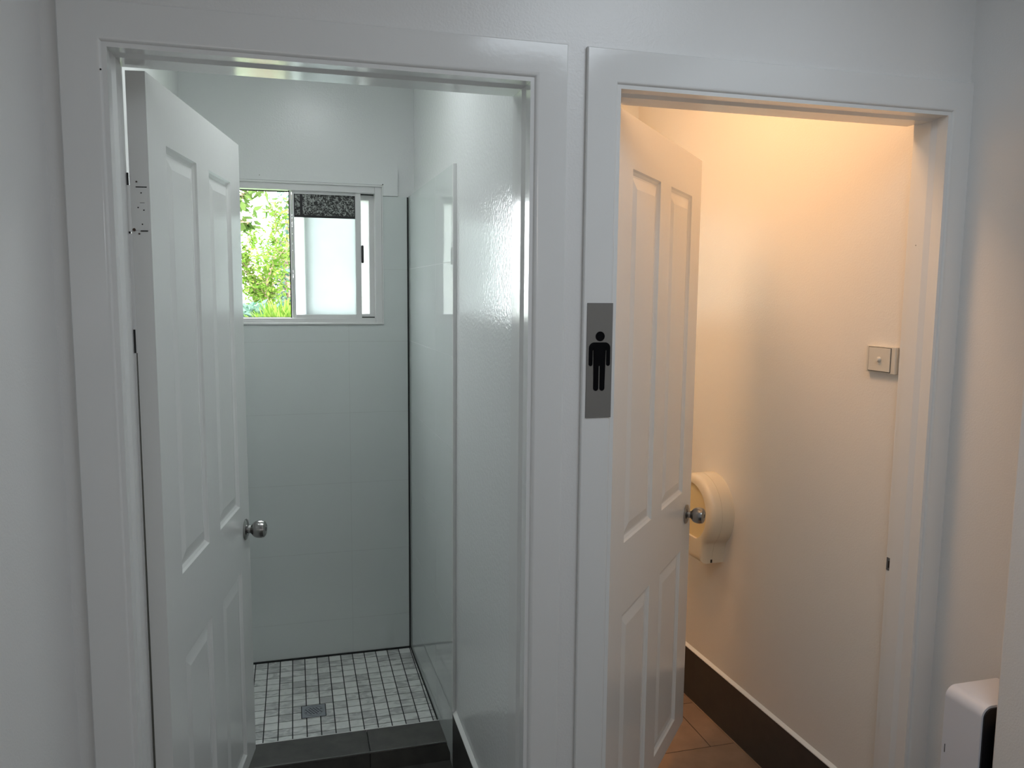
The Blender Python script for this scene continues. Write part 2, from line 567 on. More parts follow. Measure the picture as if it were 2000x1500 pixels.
for i in range(4): bm.faces.new((_v[0][i], _v[0][(i + 1) % 4], _v[1][(i + 1) % 4], _v[1][i]))
bm.faces.new(_v[0]); bm.faces.new(_v[1])
link('caulk_strip', bm, M['caulk'], sk)
bm = BM(); skewbox(bm, WY1 + 0.001, BY - 0.001, 0.0098, 0.0150, 0.0, 0.003)
link('floor_joint', bm, M['tile_brown'], sk)

# ------------------------------------------------------------ door frames (jambs, architraves, stops)
def architrave(bm, xl, xr, zh, yface, ywall, w=0.071, setb=0.008, z_bot=0.0, lo_trim=None):
    """U-shaped moulding round an opening; flat face with a rounded inner edge, mitred corners"""
    prof = [(0.0, ywall), (0.0, yface + 0.010)]
    for k in range(1, 7):
        a = k * pi / 12
        prof.append((0.010 - 0.010 * cos(a), yface + 0.010 - 0.010 * sin(a)))
    prof += [(w - 0.002, yface), (w, yface + 0.002), (w, ywall)]
    rows = []
    for d, y in prof:
        rows.append([bm.verts.new((xl - setb - d, y, z_bot)), bm.verts.new((xl - setb - d, y, zh + setb + d)),
                     bm.verts.new((xr + setb + d, y, zh + setb + d)), bm.verts.new((xr + setb + d, y, z_bot))])
    n = len(prof)
    for i in range(n):
        A, B = rows[i], rows[(i + 1) % n]
        for k in range(3):
            bm.faces.new((A[k], A[k + 1], B[k + 1], B[k]))
    bm.faces.new([r[0] for r in rows]); bm.faces.new([r[3] for r in rows][::-1])

def doorway(name, xl, xr, label, yr=WY1):
    """name -> jamb, architrave and stop"""
    bm = BM()
    box(bm, xl - JW, xl, WY0 - 0.004, WY1, 0, ZH + JW)
    box(bm, xr, xr + JW, WY0 - 0.004, yr, 0, ZH + JW)
    box(bm, xl - 0.0001, xr + 0.0001, WY0 - 0.004, WY1, ZH, ZH + JW)
    fr = link(name, bm, M['trim'], None)
    fr['kind'] = 'structure'; fr['label'] = label
    bm = BM()
    architrave(bm, xl, xr, ZH, 0.0, WY0)
    bmesh.ops.recalc_face_normals(bm, faces=bm.faces[:])
    link('architrave', bm, M['trim'], fr, smooth=True)
    # stop bead, slightly proud of the jamb with a chamfered front
    bm = BM()
    s = 0.005
    pr = [(0.0, 0.040), (s, 0.056), (s, 0.100), (0.0, 0.100)]
    rows = []
    for d, y in pr:
        rows.append([bm.verts.new((xl + d, y, 0.0)), bm.verts.new((xl + d, y, ZH - d)),
                     bm.verts.new((xr - d, y, ZH - d)), bm.verts.new((xr - d, y, 0.0))])
    for i in range(4):
        A, B = rows[i], rows[(i + 1) % 4]
        for k in range(3):
            bm.faces.new((A[k], A[k + 1], B[k + 1], B[k]))
    bm.faces.new([r[0] for r in rows]); bm.faces.new([r[3] for r in rows][::-1])
    link('door_stop', bm, M['trim'], fr)
    return fr

fr1 = doorway('trim_3', XL1, XR1, 'white gloss frame around the shower cubicle doorway')
fr2 = doorway('trim_4', XL2, XR2, 'white gloss frame around the warm lit toilet doorway', 0.118)
# old catch and dark hole on the jambs, nail holes in the paint
bm = BM(); box(bm, XR2 - 0.0012, XR2 + 0.001, 0.094, 0.1165, 0.890, 0.925)
bevel_all(bm, 0.0005, 1)
sp = link('strike_plate', bm, M['steel_dark'], fr2)
bm = BM(); box(bm, XR2 - 0.0020, XR2 - 0.0010, 0.100, 0.109, 0.898, 0.917)
link('latch_hole', bm, M['hole'], sp)
def dot(x, y, z, r, parent, axis=(0, -1, 0), name='nail_hole'):
    bm = BM(); cyl(bm, (x, y, z), axis, r, 0.0006, 12)
    link(name, bm, M['hole'], parent)
dot(-0.3258, 0.0012, 2.0198, 0.0016, fr1)
dot(XR2 - 0.0052, 0.0800, 1.7560, 0.0011, fr2, (-1, 0, 0))

# ------------------------------------------------------------ door leaves
TH = 0.0376
def leaf_mesh(w, z0, z1, cols, rows_):
    """panelled leaf; x along the width, hall face at y=0, room face at y=TH"""
    bm = BM()
    xs = sorted({0.0, w} | {a for c in cols for a in c})
    zs = sorted({z0, z1} | {a for r in rows_ for a in r})
    loops = [(0.0, 0.0), (0.0045, 0.0045), (0.012, 0.0085), (0.016, 0.0085), (0.044, 0.0025), (0.047, 0.0025)]
    for side in (0, 1):
        def Y(d):
            return d if side == 0 else TH - d
        for xa, xb in zip(xs, xs[1:]):
            for za, zb in zip(zs, zs[1:]):
                if (xa, xb) in cols and (za, zb) in rows_:
                    prev = None
                    for ins, dep in loops:
                        q = [bm.verts.new((x, Y(dep), z)) for x, z in ((xa + ins, za + ins), (xb - ins, za + ins), (xb - ins, zb - ins), (xa + ins, zb - ins))]
                        if prev:
                            for i in range(4):
                                bm.faces.new((prev[i], prev[(i + 1) % 4], q[(i + 1) % 4], q[i]))
                        prev = q
                    bm.faces.new(prev)
                else:
                    bm.faces.new([bm.verts.new((x, Y(0), z)) for x, z in ((xa, za), (xb, za), (xb, zb), (xa, zb))])
    # edges
    for (x, ) in ((0.0,), (w,)):
        bm.faces.new([bm.verts.new(p) for p in ((x, 0, z0), (x, TH, z0), (x, TH, z1), (x, 0, z1))])
    for z in (z0, z1):
        bm.faces.new([bm.verts.new(p) for p in ((0, 0, z), (w, 0, z), (w, TH, z), (0, TH, z))])
    bmesh.ops.remove_doubles(bm, verts=bm.verts[:], dist=0.0001)
    bmesh.ops.recalc_face_normals(bm, faces=bm.faces[:])
    return bm

def knob(parent, s, z):
    for sy, y in ((-1, 0.0), (1, TH)):
        bm = BM()
        # rose, neck and ball turned about one axis
        lathe(bm, (s, y, z), (0, sy, 0), [(0.0, -0.001), (0.0315, -0.001), (0.0325, 0.002), (0.030, 0.005), (0.022, 0.008),
                                          (0.0135, 0.009), (0.0120, 0.011), (0.0120, 0.0170), (0.0135, 0.0185), (0.0145, 0.020),
                                          (0.0205, 0.0245), (0.0248, 0.031), (0.0268, 0.040), (0.0268, 0.049), (0.0246, 0.057),
                                          (0.0190, 0.0615), (0.0150, 0.0625), (0.0145, 0.0618), (0.0, 0.0618)], 48)
        k = link('door_knob', bm, M['steel'], parent, smooth=True)
        bm = BM()
        cyl(bm, (s, y + sy * 0.0612, z), (0, sy, 0), 0.0062, 0.0012, 24)
        link('turn_button', bm, M['black'], k, smooth=False)

def door(name, pin, ang, w, z0, z1, cols, rows_, label):
    u = Vector((cos(ang), sin(ang), 0)); n = Vector((sin(ang), -cos(ang), 0))
    root = empty(name, Vector((pin[0], pin[1], 0)) + n * TH, ang)
    root['kind'] = 'structure'; root['label'] = label
    bm = leaf_mesh(w, z0, z1, cols, rows_)
    link('door_leaf', bm, M['leaf_paint'], root)
    knob(root, w - 0.057, 0.900)
    for hz in (1.745, 0.190):
        bm = BM()
        # leaf plate on the edge of the door plus the knuckle
        box(bm, -0.0013, 0.0002, 0.004, TH + 0.004, hz, hz + 0.085)
        hb = link('hinge', bm, M['leaf_paint'], root)
        bm = BM()
        cyl(bm, (-0.0030, TH + 0.003, hz - 0.003), (0, 0, 1), 0.0048, 0.091, 16)
        link('hinge_pin', bm, M['leaf_paint'], hb, smooth=True)
        bm = BM()
        box(bm, -0.0015, 0.0, 0.005, 0.026, hz + 0.0845, hz + 0.0865)
        box(bm, -0.0015, 0.0, 0.006, 0.020, hz - 0.0022, hz - 0.0004)
        box(bm, -0.0015, -0.0004, 0.010, 0.019, hz + 0.0540, hz + 0.0548)
        link('plate_outline', bm, M['hole'], hb)  # thin dark boxes draw the gap around the hinge plate
        bm = BM()
        cyl(bm, (-0.0002, 0.0325, hz + 0.001), (-1, 0, 0), 0.0032, 0.0012, 10)
        cyl(bm, (-0.0002, 0.0230, hz - 0.007), (-1, 0, 0), 0.0018, 0.0012, 10)
        cyl(bm, (-0.0002, 0.0245, hz + 0.096), (-1, 0, 0), 0.0016, 0.0012, 10)
        link('rust_spot', bm, M['rust'], hb)
        for sx, sz in ((0.016, 0.074), (0.023, 0.045), (0.012, 0.040), (0.016, 0.012)):
            bm = BM(); cyl(bm, (-0.0012, sx, hz + sz), (-1, 0, 0), 0.0014, 0.0005, 10)
            link('screw', bm, M['hole'], hb)
    return root

R_up, R_lo = (0.985, 1.932), (0.203, 0.790)
d1 = door('door_1', (XL1 + 0.005, 0.1431), 1.4117, 0.7998, 0.155, 2.0558, [(0.115, 0.345), (0.455, 0.682)], [R_lo, R_up],
     'white four panel door swung into the shower cubicle')
d2 = door('door_2', (XL2 + 0.005, 0.1431), 0.8436, 0.8538, 0.141, 2.0562, [(0.142, 0.389), (0.494, 0.738)], [R_lo, R_up],
     'white four panel door swung into the toilet cubicle')
# old catch, and dark blocks that draw the gap at the top hinge
bm = BM(); box(bm, XL1 + 0.0003, XL1 + 0.0040, 0.1395, 0.1425, 1.497, 1.545)
link('old_catch', bm, M['seal'], fr1)
bm = BM(); box(bm, XL1 - 0.0008, XL1 + 0.0035, 0.1400, 0.1428, 1.826, 1.858)
link('hinge_gap', bm, M['seal'], fr1)
bm = BM(); box(bm, XL1 - 0.0008, XL1 + 0.0030, 0.1400, 0.1428, 1.738, 1.765)
link('hinge_gap', bm, M['seal'], fr1)

# added strip hides the bright gap below the hinge; dark wedge paints its shade
bm = BM(); box(bm, XL1 + 0.0001, XL1 + 0.0062, 0.1405, 0.1428, 0.155, 1.738)
link('gap_filler', bm, M['trim'], fr1)
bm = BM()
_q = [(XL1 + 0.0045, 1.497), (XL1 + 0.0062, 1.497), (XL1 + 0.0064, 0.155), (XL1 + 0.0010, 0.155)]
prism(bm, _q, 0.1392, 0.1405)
link('gap_shade_wedge', bm, M['gap_shade'], fr1)

# ------------------------------------------------------------ windows
def window(name, x0, x1, z0, z1, label, slid=True):
    """aluminium slider: outer frame, fixed pane behind on the right, sliding sash in front"""
    root = empty(name, (0, 0, 0))
    root['kind'] = 'structure'; root['label'] = label
    yi = TY - 0.003
    f = 0.030
    # outer frame with a thin proud bead
    bm = BM()
    for a, b, c, d in ((x0, x0 + f - 0.004, z0, z1), (x1 - f + 0.002, x1, z0, z1)):
        box(bm, a, b, yi + 0.004, yi + 0.085, c, d)
    box(bm, x0 + f - 0.004, x1 - f + 0.002, yi + 0.006, yi + 0.085, z1 - 0.030, z1)
    box(bm, x0 + f - 0.004, x1 - f + 0.002, yi + 0.006, yi + 0.085, z0, z0 + 0.020)
    bevel_all(bm, 0.0012, 1)
    fr = link('window_frame', bm, M['alu_white'], root)
    bm = BM()
    for a, b, c, d in ((x1, x1 + 0.0045, z0 - 0.006, z1 + 0.003), (x0 - 0.0045, x0, z0 - 0.006, z1 + 0.003),
                       (x0, x1, z1 - 0.004, z1 + 0.003), (x0, x1, z0 - 0.006, z0 + 0.002)):
        box(bm, a, b, yi - 0.004, yi + 0.012, c, d)
    bevel_all(bm, 0.0015, 2)
    link('window_bead', bm, M['trim'], fr)
    ix0, ix1, iz0, iz1 = x0 + f - 0.004, x1 - f + 0.002, z0 + 0.020, z1 - 0.030
    mid = (ix0 + ix1) / 2
    # fixed pane
    ym = yi + 0.052
    fx = empty('fixed_pane', (0, 0, 0)); fx.parent = root
    bm = BM()
    sx0 = mid - 0.003
    box(bm, sx0, sx0 + 0.018, ym, ym + 0.018, iz0, iz1)
    box(bm, ix1 - 0.020, ix1, ym, ym + 0.018, iz0, iz1)
    box(bm, sx0 + 0.018, ix1 - 0.020, ym, ym + 0.018, iz1 - 0.024, iz1)
    box(bm, sx0 + 0.018, ix1 - 0.020, ym, ym + 0.018, iz0, iz0 + 0.016)
    link('pane_frame', bm, M['alu_white'], fx)
    if slid:
        bm = BM(); box(bm, sx0 + 0.001, sx0 + 0.0125, yi + 0.0385, ym + 0.002, iz0, iz1)  # black strip added behind the glass as the stile's dark band
        link('stile_shade_strip', bm, M['seal'], fx)
    bm = BM()
    box(bm, ix1 - 0.066, ix1 - 0.001, ym - 0.004, ym - 0.0005, iz1 - 0.0045, iz1)
    box(bm, ix1 - 0.066, ix1 - 0.001, ym - 0.004, ym - 0.0005, iz0, iz0 + 0.0045)
    box(bm, sx0 - 0.004, sx0, ym + 0.004, ym + 0.014, iz0, iz1)
    link('seal', bm, M['seal'], fx)
    bm = BM(); box(bm, sx0 + 0.016, ix1 - 0.018, ym + 0.007, ym + 0.010, iz0 + 0.014, iz1 - 0.022)
    link('glass', bm, M['frost_fixed'], fx)
    # sash
    ys = yi + 0.022
    sa = empty('sliding_sash', (0, 0, 0)); sa.parent = root
    if slid: s0, s1 = -0.0050, 0.2775
    else: s0, s1 = ix0, mid + 0.012
    sz0, sz1 = iz0 - 0.004, iz1 + 0.004
    bm = BM()
    box(bm, s0, s0 + 0.0075, ys, ys + 0.022, sz0, sz1)
    box(bm, s0 + 0.0080, s0 + 0.0165, ys + 0.001, ys + 0.022, sz0, sz1)
    box(bm, s1 - 0.0225, s1, ys - 0.003, ys + 0.022, sz0, sz1)
    box(bm, s0 + 0.0165, s1 - 0.0225, ys, ys + 0.022, sz1 - 0.016, sz1)
    box(bm, s0 + 0.0165, s1 - 0.0225, ys, ys + 0.022, sz0, sz0 + 0.018)
    bevel_all(bm, 0.0008, 1)
    link('sash_frame', bm, M['alu_white'], sa)
    bm = BM(); box(bm, s0 - 0.0045, s0, ys + 0.004, ys + 0.020, sz0, sz1)
    link('seal', bm, M['seal'], sa)
    bm = BM(); box(bm, s0 + 0.0150, s1 - 0.021, ys + 0.010, ys + 0.013, sz0 + 0.016, sz1 - 0.014)
    link('glass', bm, M['frost'] if slid else M['frost_toilet'], sa)
    if slid:
        g0, g1, gt = s0 + 0.0165, s1 - 0.0225, sz1 - 0.016
        bm = BM()
        box(bm, g0, g1, ys + 0.0075, ys + 0.0098, gt - 0.092, gt)
        fm = link('speckled_film', bm, M['film'], sa); fm['label'] = 'black speckled film across the top of the glass'
        bm = BM()
        box(bm, g0, g1, ys + 0.0068, ys + 0.0076, gt - 0.093, gt - 0.083)
        box(bm, g0, g0 + 0.004, ys + 0.0068, ys + 0.0076, gt - 0.083, gt)
        box(bm, g1 - 0.004, g1, ys + 0.0068, ys + 0.0076, gt - 0.083, gt)
        box(bm, g0 + 0.023, g0 + 0.034, ys + 0.0068, ys + 0.0076, gt - 0.083, gt)
        link('film_border', bm, M['black'], fm)
        bm = BM()
        box(bm, s1 + 0.0005, s1 + 0.0100, ys - 0.010, ys + 0.010, 1.745, 1.818)
        bevel_all(bm, 0.004, 3)
        link('pull_handle', bm, M['black'], sa, smooth=True)
    bm = BM(); box(bm, ix0, s0 - 0.0045, ym - 0.002, ym + 0.004, iz1 - 0.0045, iz1)
    box(bm, ix0, s0 - 0.0045, ym - 0.002, ym + 0.004, iz0, iz0 + 0.0030)
    link('track_seal', bm, M['seal'], fr)
    return root
window('window_1', WX0, WX1, WZ0, WZ1, 'white sliding window of the shower, left half open to the garden')
window('window_2', VX0, VX1, VZ0, VZ1, 'small sliding window of the toilet cubicle', slid=False)

# architrave board over the shower window, above the tiles
bm = BM()
ax0, ax1, at = WX0 - 0.066, WX1 + 0.0665, 2.1225
box(bm, ax0, ax1, TY - 0.004, BY, WZ1 + 0.004, at)
box(bm, WX1 + 0.005, ax1, TY - 0.004, BY, 2.0205, WZ1 + 0.004)
box(bm, ax0, WX0 - 0.005, TY - 0.004, BY, 2.0205, WZ1 + 0.004)
bmesh.ops.remove_doubles(bm, verts=bm.verts[:], dist=0.00001)
wt = struct('trim_5', bm, M['wall_gloss'], 'flat white board framing the top of the shower window')
dot(WX1 + 0.0045, TY - 0.0042, WZ1 + 0.006, 0.0022, wt)
dot(-0.118, TY - 0.0042, 2.082, 0.0014, wt)

# ------------------------------------------------------------ shower floor drain
root = empty('floor_drain', (0.042, 1.2945, FLZ))
tag(root, 'square metal drain grate set in the mosaic shower floor', 'drain')
h = 0.0425
bm = BM()
box(bm, -h, h, -h, h, -0.003, 0.0012)
bevel_all(bm, 0.0006, 1)
link('grate_plate', bm, M['grate'], root)
bm = BM()
for a, b, c, d in ((-h - 0.003, -h, -h - 0.003, h + 0.003), (h, h + 0.003, -h - 0.003, h + 0.003), (-h, h, -h - 0.003, -h), (-h, h, h, h + 0.003)):
    box(bm, a, b, c, d, -0.003, 0.0004)
link('grate_rim', bm, M['grout_dark'], root)
bm = BM()
lathe(bm, (0, 0, 0), (0, 0, 1), [(0.0340, 0.0011), (0.0340, 0.0017), (0.0350, 0.0017), (0.0350, 0.0011)], 48)
link('grate_ring', bm, M['steel_dark'], root, smooth=True)
bm = BM()
for i in range(-4, 5):
    for j in range(-3, 4):
        x, y = i * 0.0108 + (j % 2) * 0.0054, j * 0.0098
        if x * x + y * y < 0.029 ** 2:
            a = radians(-38)
            q = [(-0.0042, -0.0014), (0.0042, -0.0014), (0.0042, 0.0014), (-0.0042, 0.0014)]
            q = [(x + p * cos(a) - r_ * sin(a), y + p * sin(a) + r_ * cos(a)) for p, r_ in q]
            lo = [bm.verts.new((p, r_, 0.0010)) for p, r_ in q]
            hi = [bm.verts.new((p, r_, 0.0015)) for p, r_ in q]
            bm.faces.new(hi)
            for k in range(4):
                bm.faces.new((lo[k], lo[(k + 1) % 4], hi[(k + 1) % 4], hi[k]))
sl = link('grate_slots', bm, M['hole'], root)
sl['kind'] = 'stuff'

# ------------------------------------------------------------ restroom sign
SX, SZ = 0.6453, 1.480
root = empty('restroom_sign', (SX, 0.0, SZ))
tag(root, 'narrow grey metal sign with a black man symbol on the door frame', 'sign')
bm = BM(); box(bm, -0.0298, 0.0298, -0.0022, 0.0, -0.1262, 0.1262)
bevel_all(bm, 0.0004, 1)
link('sign_plate', bm, M['sign'], root)
bm = BM()
zt = 0.1262
kx, kz = 0.0596 / 248.0, 0.2524 / 1120.0
def P(px, pz): return (px * kx, zt - (pz - 160) * kz)
def arc(cx, cz, r, a0, a1, n=8):
    return [(cx + r * cos(radians(a0 + (a1 - a0) * i / n)), cz + r * sin(radians(a0 + (a1 - a0) * i / n))) for i in range(n + 1)]
half = []     # right half outline, from the crotch up around to the neck
aw = 19 * kx
x_arm_o, x_arm_i = 104 * kx, 66 * kx
x_tor = 56 * kx
z_sh = P(0, 540)[1]; z_hand = P(0, 771)[1]; z_pit = P(0, 622)[1]
z_foot = P(0, 1014)[1]; z_cr = P(0, 770)[1]
lx0, lx1 = 5.0 * kx, 55 * kx
lr = (lx1 - lx0) / 2
half.append((0.0, z_cr)); half.append((lx0, z_cr))
half += arc((lx0 + lx1) / 2, z_foot + lr, lr, 180, 360, 10)
half.append((lx1, z_cr)); half.append((x_tor, z_pit + 0.0015)); half.append((x_tor + 0.0008, z_pit + 0.003))
half.append((x_arm_i, z_pit))
ar = (x_arm_o - x_arm_i) / 2
half += arc((x_arm_o + x_arm_i) / 2, z_hand + ar, ar, 180, 360, 8)
sr = 0.0125
half += arc(x_arm_o - sr, z_sh - sr, sr, 0, 90, 8)
half.append((0.0, z_sh))
left = [(-x, z) for x, z in half[1:-1]][::-1]
prism(bm, half + left, -0.0030, -0.0021)
cyl(bm, (0.0008, -0.0021, P(0, 482)[1]), (0, -1, 0), 0.0106, 0.0009, 40)
link('man_symbol', bm, M['black_matte'], root)

# ------------------------------------------------------------ switch on the toilet wall
sy = 0.1925
root = empty('light_switch', (tw(sy), sy, 1.455), TA)
tag(root, 'square cream switch with a small round button on the toilet wall', 'switch')
bm = BM(); box(bm, -0.0120, 0.0, -0.0540, 0.0540, -0.0365, 0.0365)
bevel_all(bm, 0.0015, 2)
link('mounting_block', bm, M['switch'], root)
bm = BM(); box(bm, -0.0132, -0.0119, -0.0393, 0.0443, -0.0333, 0.0333)
link('plate_groove', bm, M['switch_gap'], root)
bm = BM(); box(bm, -0.0142, -0.0120, -0.0378, 0.0428, -0.0318, 0.0318)
bevel_all(bm, 0.0007, 1)
pl = link('switch_plate', bm, M['switch'], root)
bm = BM()
lathe(bm, (-0.0142, 0.0020, 0.0), (-1, 0, 0), [(0.0075, -0.001), (0.0075, 0.0015), (0.0060, 0.0030), (0.0045, 0.0070), (0.0, 0.0075)], 24)
link('push_button', bm, M['switch'], pl, smooth=True)

# ------------------------------------------------------------ jumbo toilet paper dispenser
dy, dz = 1.017, 0.820
root = empty('toilet_paper_dispenser', (tw(dy), dy, dz), TA)
tag(root, 'round ivory jumbo toilet paper dispenser on the wall beyond the door', 'dispenser')
bm = BM()
R_, D_ = 0.140, 0.098
# outline in the wall plane: circle with a squared chin
def outline(s, n=72):
    pts = []
    for i in range(n):
        a = 2 * pi * i / n
        y, z = R_ * cos(a), R_ * sin(a)
        if z < 0:
            hw = 0.080
            # chin: blend the lower circle into a block
            if z < -0.110: pass
        pts.append((y, z))
    return pts
pts = []
N = 80
for i in range(N + 1):
    a = radians(-48 + (276.0) * i / N)
    pts.append((R_ * cos(a), R_ * sin(a)))
# from the left shoulder down the chin and back (points (y,z))
chin = [(-0.088, -0.125), (-0.082, -0.145), (-0.078, -0.185), (0.078, -0.185), (0.082, -0.145), (0.088, -0.125)]
pts = pts + chin
def ring(pts, x, k):
    """shrink the outline towards its centre by k metres"""
    out = []
    for y, z in pts:
        l = math.hypot(y, z)
        f = (l - k) / l
        out.append((x, y * f, z * f))
    return out
levels = [(0.0, 0.0), (-0.050, 0.0), (-0.0502, 0.0012), (-0.0515, 0.0012), (-0.0517, 0.0), (-0.074, 0.0), (-0.084, 0.003), (-0.092, 0.010), (-0.0965, 0.020), (-0.098, 0.030)]
rings = []
for x, k in levels:
    rings.append([bm.verts.new(p) for p in ring(pts, x, k)])
n = len(pts)
for A, B in zip(rings, rings[1:]):
    for i in range(n):
        bm.faces.new((A[i], A[(i + 1) % n], B[(i + 1) % n], B[i]))
# inner ring of the round window
wr = 0.106
inner = []
for (x, y, z) in ring(pts, -0.098, 0.030):
    a = math.atan2(z, y)
    inner.append(bm.verts.new((-0.098, wr * cos(a), wr * sin(a))))
deep = [bm.verts.new((-0.090, v.co.y * 0.985, v.co.z * 0.985)) for v in inner]
last = rings[-1]
for i in range(n):
    bm.faces.new((last[i], last[(i + 1) % n], inner[(i + 1) % n], inner[i]))
    bm.faces.new((inner[i], inner[(i + 1) % n], deep[(i + 1) % n], deep[i]))
bm.faces.new(rings[0])
bmesh.ops.recalc_face_normals(bm, faces=bm.faces[:])
cv = link('dispenser_cover', bm, M['dispenser'], root, smooth=True)
bm = BM()
lathe(bm, (0, 0, 0), (-1, 0, 0), [(0.0, 0.084), (0.105, 0.084), (0.105, 0.091), (0.0, 0.0915)], 64)
am = link('viewing_window', bm, M['amber'], root, smooth=True)
am['label'] = 'amber see-through round window'
bm = BM(); box(bm, -0.0560, -0.0490, -0.0805, -0.0795, -0.182, -0.170)
link('key_slot', bm, M['hole'], root)

# ------------------------------------------------------------ slim bin by the right wall
bx0, bx1, by0_, by1_ = 1.425, 1.590, -0.322, -0.2215
root = empty('waste_bin', ((bx0 + bx1) / 2, (by0_ + by1_) / 2, 0.0))
tag(root, 'slim white bin with rounded top and black front by the right wall', 'bin')
cx, cy = (bx0 + bx1) / 2, (by0_ + by1_) / 2
top = 0.7420
def rounded_top(x0, x1, z0, z1, r, n=10):
    p = [(x0, z0), (x1, z0)]
    p += [(x1 - r + r * cos(a), z1 - r + r * sin(a)) for a in [pi / 2 * i / n for i in range(n + 1)]]
    p += [(x0 + r + r * cos(a), z1 - r + r * sin(a)) for a in [pi / 2 + pi / 2 * i / n for i in range(n + 1)]]
    return p
bm = BM()
prism(bm, rounded_top(bx0 - cx, bx1 - cx, 0.0, top, 0.026), by0_ - cy, by1_ - cy)
link('bin_shell', bm, M['bin'], root, smooth=True)
bm = BM()
prism(bm, rounded_top(bx0 - cx + 0.0045, bx1 - cx - 0.0045, 0.006, top - 0.0055, 0.022), by0_ - cy - 0.0035, by0_ - cy - 0.0001)
link('front_panel', bm, M['black'], root, smooth=True)
bm = BM(); box(bm, bx0 - cx - 0.0006, bx0 - cx + 0.001, 0.0405, 0.0420, 0.585, 0.605)
link('lock_slot', bm, M['hole'], root)

# ------------------------------------------------------------ garden outside the window
bm = BM(); box(bm, -14, 12, by1 + 0.001, 26, -0.75, -0.60)
struct('ground', bm, M['grass'], 'green garden ground outside the window')

rnd = random.Random(7)
def add_leaf(bm, p, L, W, d=None):
    d = d or Vector((rnd.uniform(-1, 1), rnd.uniform(-1, 1), rnd.uniform(-1, .6)))
    d = d.normalized()
    s = d.cross(Vector((rnd.uniform(-1, 1), rnd.uniform(-1, 1), rnd.uniform(-1, 1))))
    if s.length < 1e-4: return
    s = s.normalized()
    nn = d.cross(s)
    p = Vector(p)
    a = bm.verts.new(p); b = bm.verts.new(p + d * L * .35 + s * W / 2 + nn * L * .04)
    c = bm.verts.new(p + d * L * .75 + s * W * .3 + nn * L * .02); e = bm.verts.new(p + d * L)
    f = bm.verts.new(p + d * L * .75 - s * W * .3 + nn * L * .02); g = bm.verts.new(p + d * L * .35 - s * W / 2 + nn * L * .04)
    bm.faces.new((a, b, c, e, f, g))

def tube(bm, pts, r0, r1, n=7):
    prev = None
    for i, p in enumerate(pts):
        p = Vector(p)
        r = r0 + (r1 - r0) * i / (len(pts) - 1)
        d = (Vector(pts[min(i + 1, len(pts) - 1)]) - Vector(pts[max(i - 1, 0)])).normalized()
        t = d.orthogonal().normalized(); b = d.cross(t)
        q = [bm.verts.new(p + (t * cos(2 * pi * k / n) + b * sin(2 * pi * k / n)) * r) for k in range(n)]
        if prev:
            for k in range(n):
                bm.faces.new((prev[k], prev[(k + 1) % n], q[(k + 1) % n], q[k]))
        else:
            bm.faces.new(q[::-1])
        prev = q
    bm.faces.new(prev)

def branch(p0, p1, bend, k=7):
    p0, p1 = Vector(p0), Vector(p1)
    o = Vector((rnd.uniform(-1, 1), rnd.uniform(-1, 1), rnd.uniform(-.3, .6))) * bend
    return [tuple(p0.lerp(p1, i / k) + o * sin(pi * i / k)) for i in range(k + 1)]

def shrub(name, base, tips, leafmat, L, W, per, spread, label, cat, trunk_r=0.03, sub=5, group=None):
    """base point on the ground, tips = ends of main branches; leaves crowd the upper parts of the branches"""
    root = empty(name, base)
    tag(root, label, cat, group)
    bw, bl = BM(), BM()
    for tip, fork in tips:
        tip = Vector(tip) - Vector(base); fork = Vector(fork) - Vector(base)
        tube(bw, branch((0, 0, 0), fork, 0.04, 5), trunk_r, trunk_r * .7)
        main = branch(fork, tip, 0.10, 9)
        tube(bw, main, trunk_r * .7, trunk_r * .15)
        for i in range(1, len(main)):
            for _ in range(sub):
                q0 = Vector(main[i])
                q1 = q0 + Vector((rnd.uniform(-1, 1), rnd.uniform(-1, 1), rnd.uniform(-.3, .8))) * spread
                tw_ = branch(q0, q1, 0.03, 3)
                tube(bw, tw_, trunk_r * .14, trunk_r * .05, 4)
                for _ in range(per):
                    s = rnd.random()
                    j = min(int(s * 3), 2)
                    pp = Vector(tw_[j]).lerp(Vector(tw_[j + 1]), rnd.random())
                    pp += Vector([rnd.gauss(0, spread * .12) for _ in range(3)])
                    add_leaf(bl, pp, L * rnd.uniform(.6, 1.2), W * rnd.uniform(.7, 1.2))
    link('branches', bw, M['bark'], root, smooth=True)
    link('foliage', bl, leafmat, root)
    return root

# directions through the open pane: x/y from -0.056 to -0.002, height 1.51 .. 2.02 at the pane
def at(sx, z, D):
    """point at distance D (metres from the lobby wall) seen through pane position sx, z (pane lies 3.39 m from the eye)"""
    k = (D + 1.634) / 3.390
    return (sx * k, D, 1.6252 + (z - 1.6252) * k)
GZ = -0.60
b = at(-0.105, 1.3, 6.0)
shrub('garden_tree', (b[0], 6.0, GZ), [(at(-0.165, 1.86, 6.2), at(-0.11, 1.56, 6.0)), (at(-0.06, 1.93, 6.0), at(-0.10, 1.56, 6.0)),
      (at(-0.19, 1.74, 6.1), at(-0.115, 1.56, 6.0)), (at(-0.04, 1.78, 5.8), at(-0.10, 1.55, 6.0))],
      M['leaf_lime'], 0.060, 0.021, 12, 0.19, 'bright green forked young tree in the garden seen through the open pane', 'tree', 0.025, 5)
b = at(-0.02, 1.3, 8.0)
shrub('garden_tree', (b[0] + .25, 8.0, GZ), [(at(-0.005, 1.90, 8.0), at(0.0, 1.5, 8.0)), (at(0.02, 2.05, 8.0), at(0.0, 1.5, 8.0)), (at(-0.02, 1.78, 8.2), at(0.0, 1.52, 8.0))],
      M['leaf_teal'], 0.085, 0.030, 9, 0.28, 'blue-green tree further back beside the window sash', 'tree', 0.05, 6)
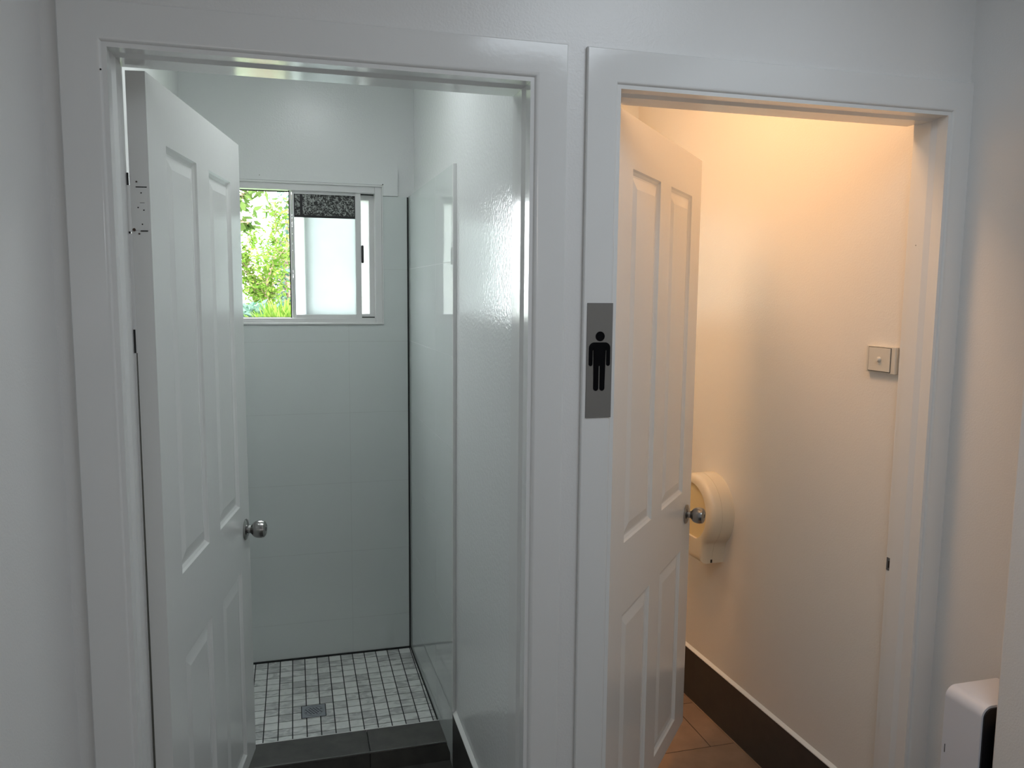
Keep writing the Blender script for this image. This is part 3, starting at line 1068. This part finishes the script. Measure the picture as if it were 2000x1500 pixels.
# overhanging branch close to the window
b = at(-0.42, 1.3, 4.2)
shrub('garden_tree', (b[0], 4.2, GZ), [(at(-0.165, 1.90, 3.9), at(-0.33, 1.9, 4.1)), (at(-0.15, 2.02, 3.9), at(-0.33, 1.95, 4.1)), (at(-0.20, 1.96, 3.7), at(-0.35, 1.9, 4.0))],
      M['leaf_green'], 0.075, 0.034, 5, 0.12, 'nearest tree with larger leaves hanging in at the top left of the pane', 'tree', 0.02, 2)
# tall thin branch crossing the upper right of the pane
b = at(0.16, 1.3, 5.0)
shrub('garden_tree', (b[0], 5.0, GZ), [(at(-0.098, 1.945, 4.9), at(0.02, 2.06, 5.0))],
      M['leaf_green'], 0.06, 0.024, 3, 0.08, 'tree whose thin bare branch crosses the upper right of the pane', 'tree', 0.022, 2)
# low planting
def bush(name, c, rx, ry, rz, n, leafmat, L, W, label, cat, up=False):
    root = empty(name, (c[0], c[1], GZ))
    tag(root, label, cat)
    bl = BM(); bw = BM()
    for k in range(6):
        tube(bw, branch((0, 0, 0), (rnd.uniform(-.5, .5) * rx, rnd.uniform(-.5, .5) * ry, (c[2] - GZ) * .9 + rz * .4), 0.05, 4), 0.012, 0.005, 5)
    for _ in range(n):
        v = Vector([rnd.gauss(0, 1) for _ in range(3)]).normalized() * rnd.uniform(.55, 1.0)
        p = (v.x * rx, v.y * ry, c[2] - GZ + v.z * rz)
        if p[2] < 0: continue
        d = Vector((v.x, v.y, abs(v.z) + .8)) + Vector([rnd.gauss(0, .3) for _ in range(3)]) if up else None
        add_leaf(bl, p, L * rnd.uniform(.6, 1.2), W * rnd.uniform(.7, 1.2), d)
    link('stems', bw, M['bark'], root, smooth=True)
    link('foliage', bl, leafmat, root)
    return root
p = at(-0.15, 1.50, 5.2); bush('garden_shrub', p, 0.40, 0.35, 0.16, 1500, M['leaf_teal'], 0.07, 0.03, 'dark green shrub at the lower left of the open pane', 'shrub')
p = at(-0.045, 1.47, 4.6); bush('garden_shrub', p, 0.22, 0.22, 0.15, 900, M['leaf_lime'], 0.10, 0.014, 'spiky yellow-green shrub at the lower right of the open pane', 'shrub', True)
p = at(-0.02, 1.50, 6.6); bush('garden_shrub', p, 0.45, 0.3, 0.20, 1500, M['leaf_green'], 0.08, 0.035, 'dark green shrub in front of the pale garden wall', 'shrub')
# pale rendered garden wall with a coping line
p0, p1 = at(-0.30, 1.62, 11.0), at(0.30, 1.62, 11.0)
root = empty('garden_wall', (0.0, 11.0, GZ))
tag(root, 'pale rendered garden wall behind the shrubs', 'wall')
bm = BM(); box(bm, -3.2, 4.0, 0.0, 0.2, 0.0, 1.615 - GZ)
link('wall_body', bm, M['render'], root)
bm = BM(); box(bm, -3.25, 4.05, -0.04, 0.24, 1.615 - GZ, 1.655 - GZ)
link('coping', bm, M['bark'], root)
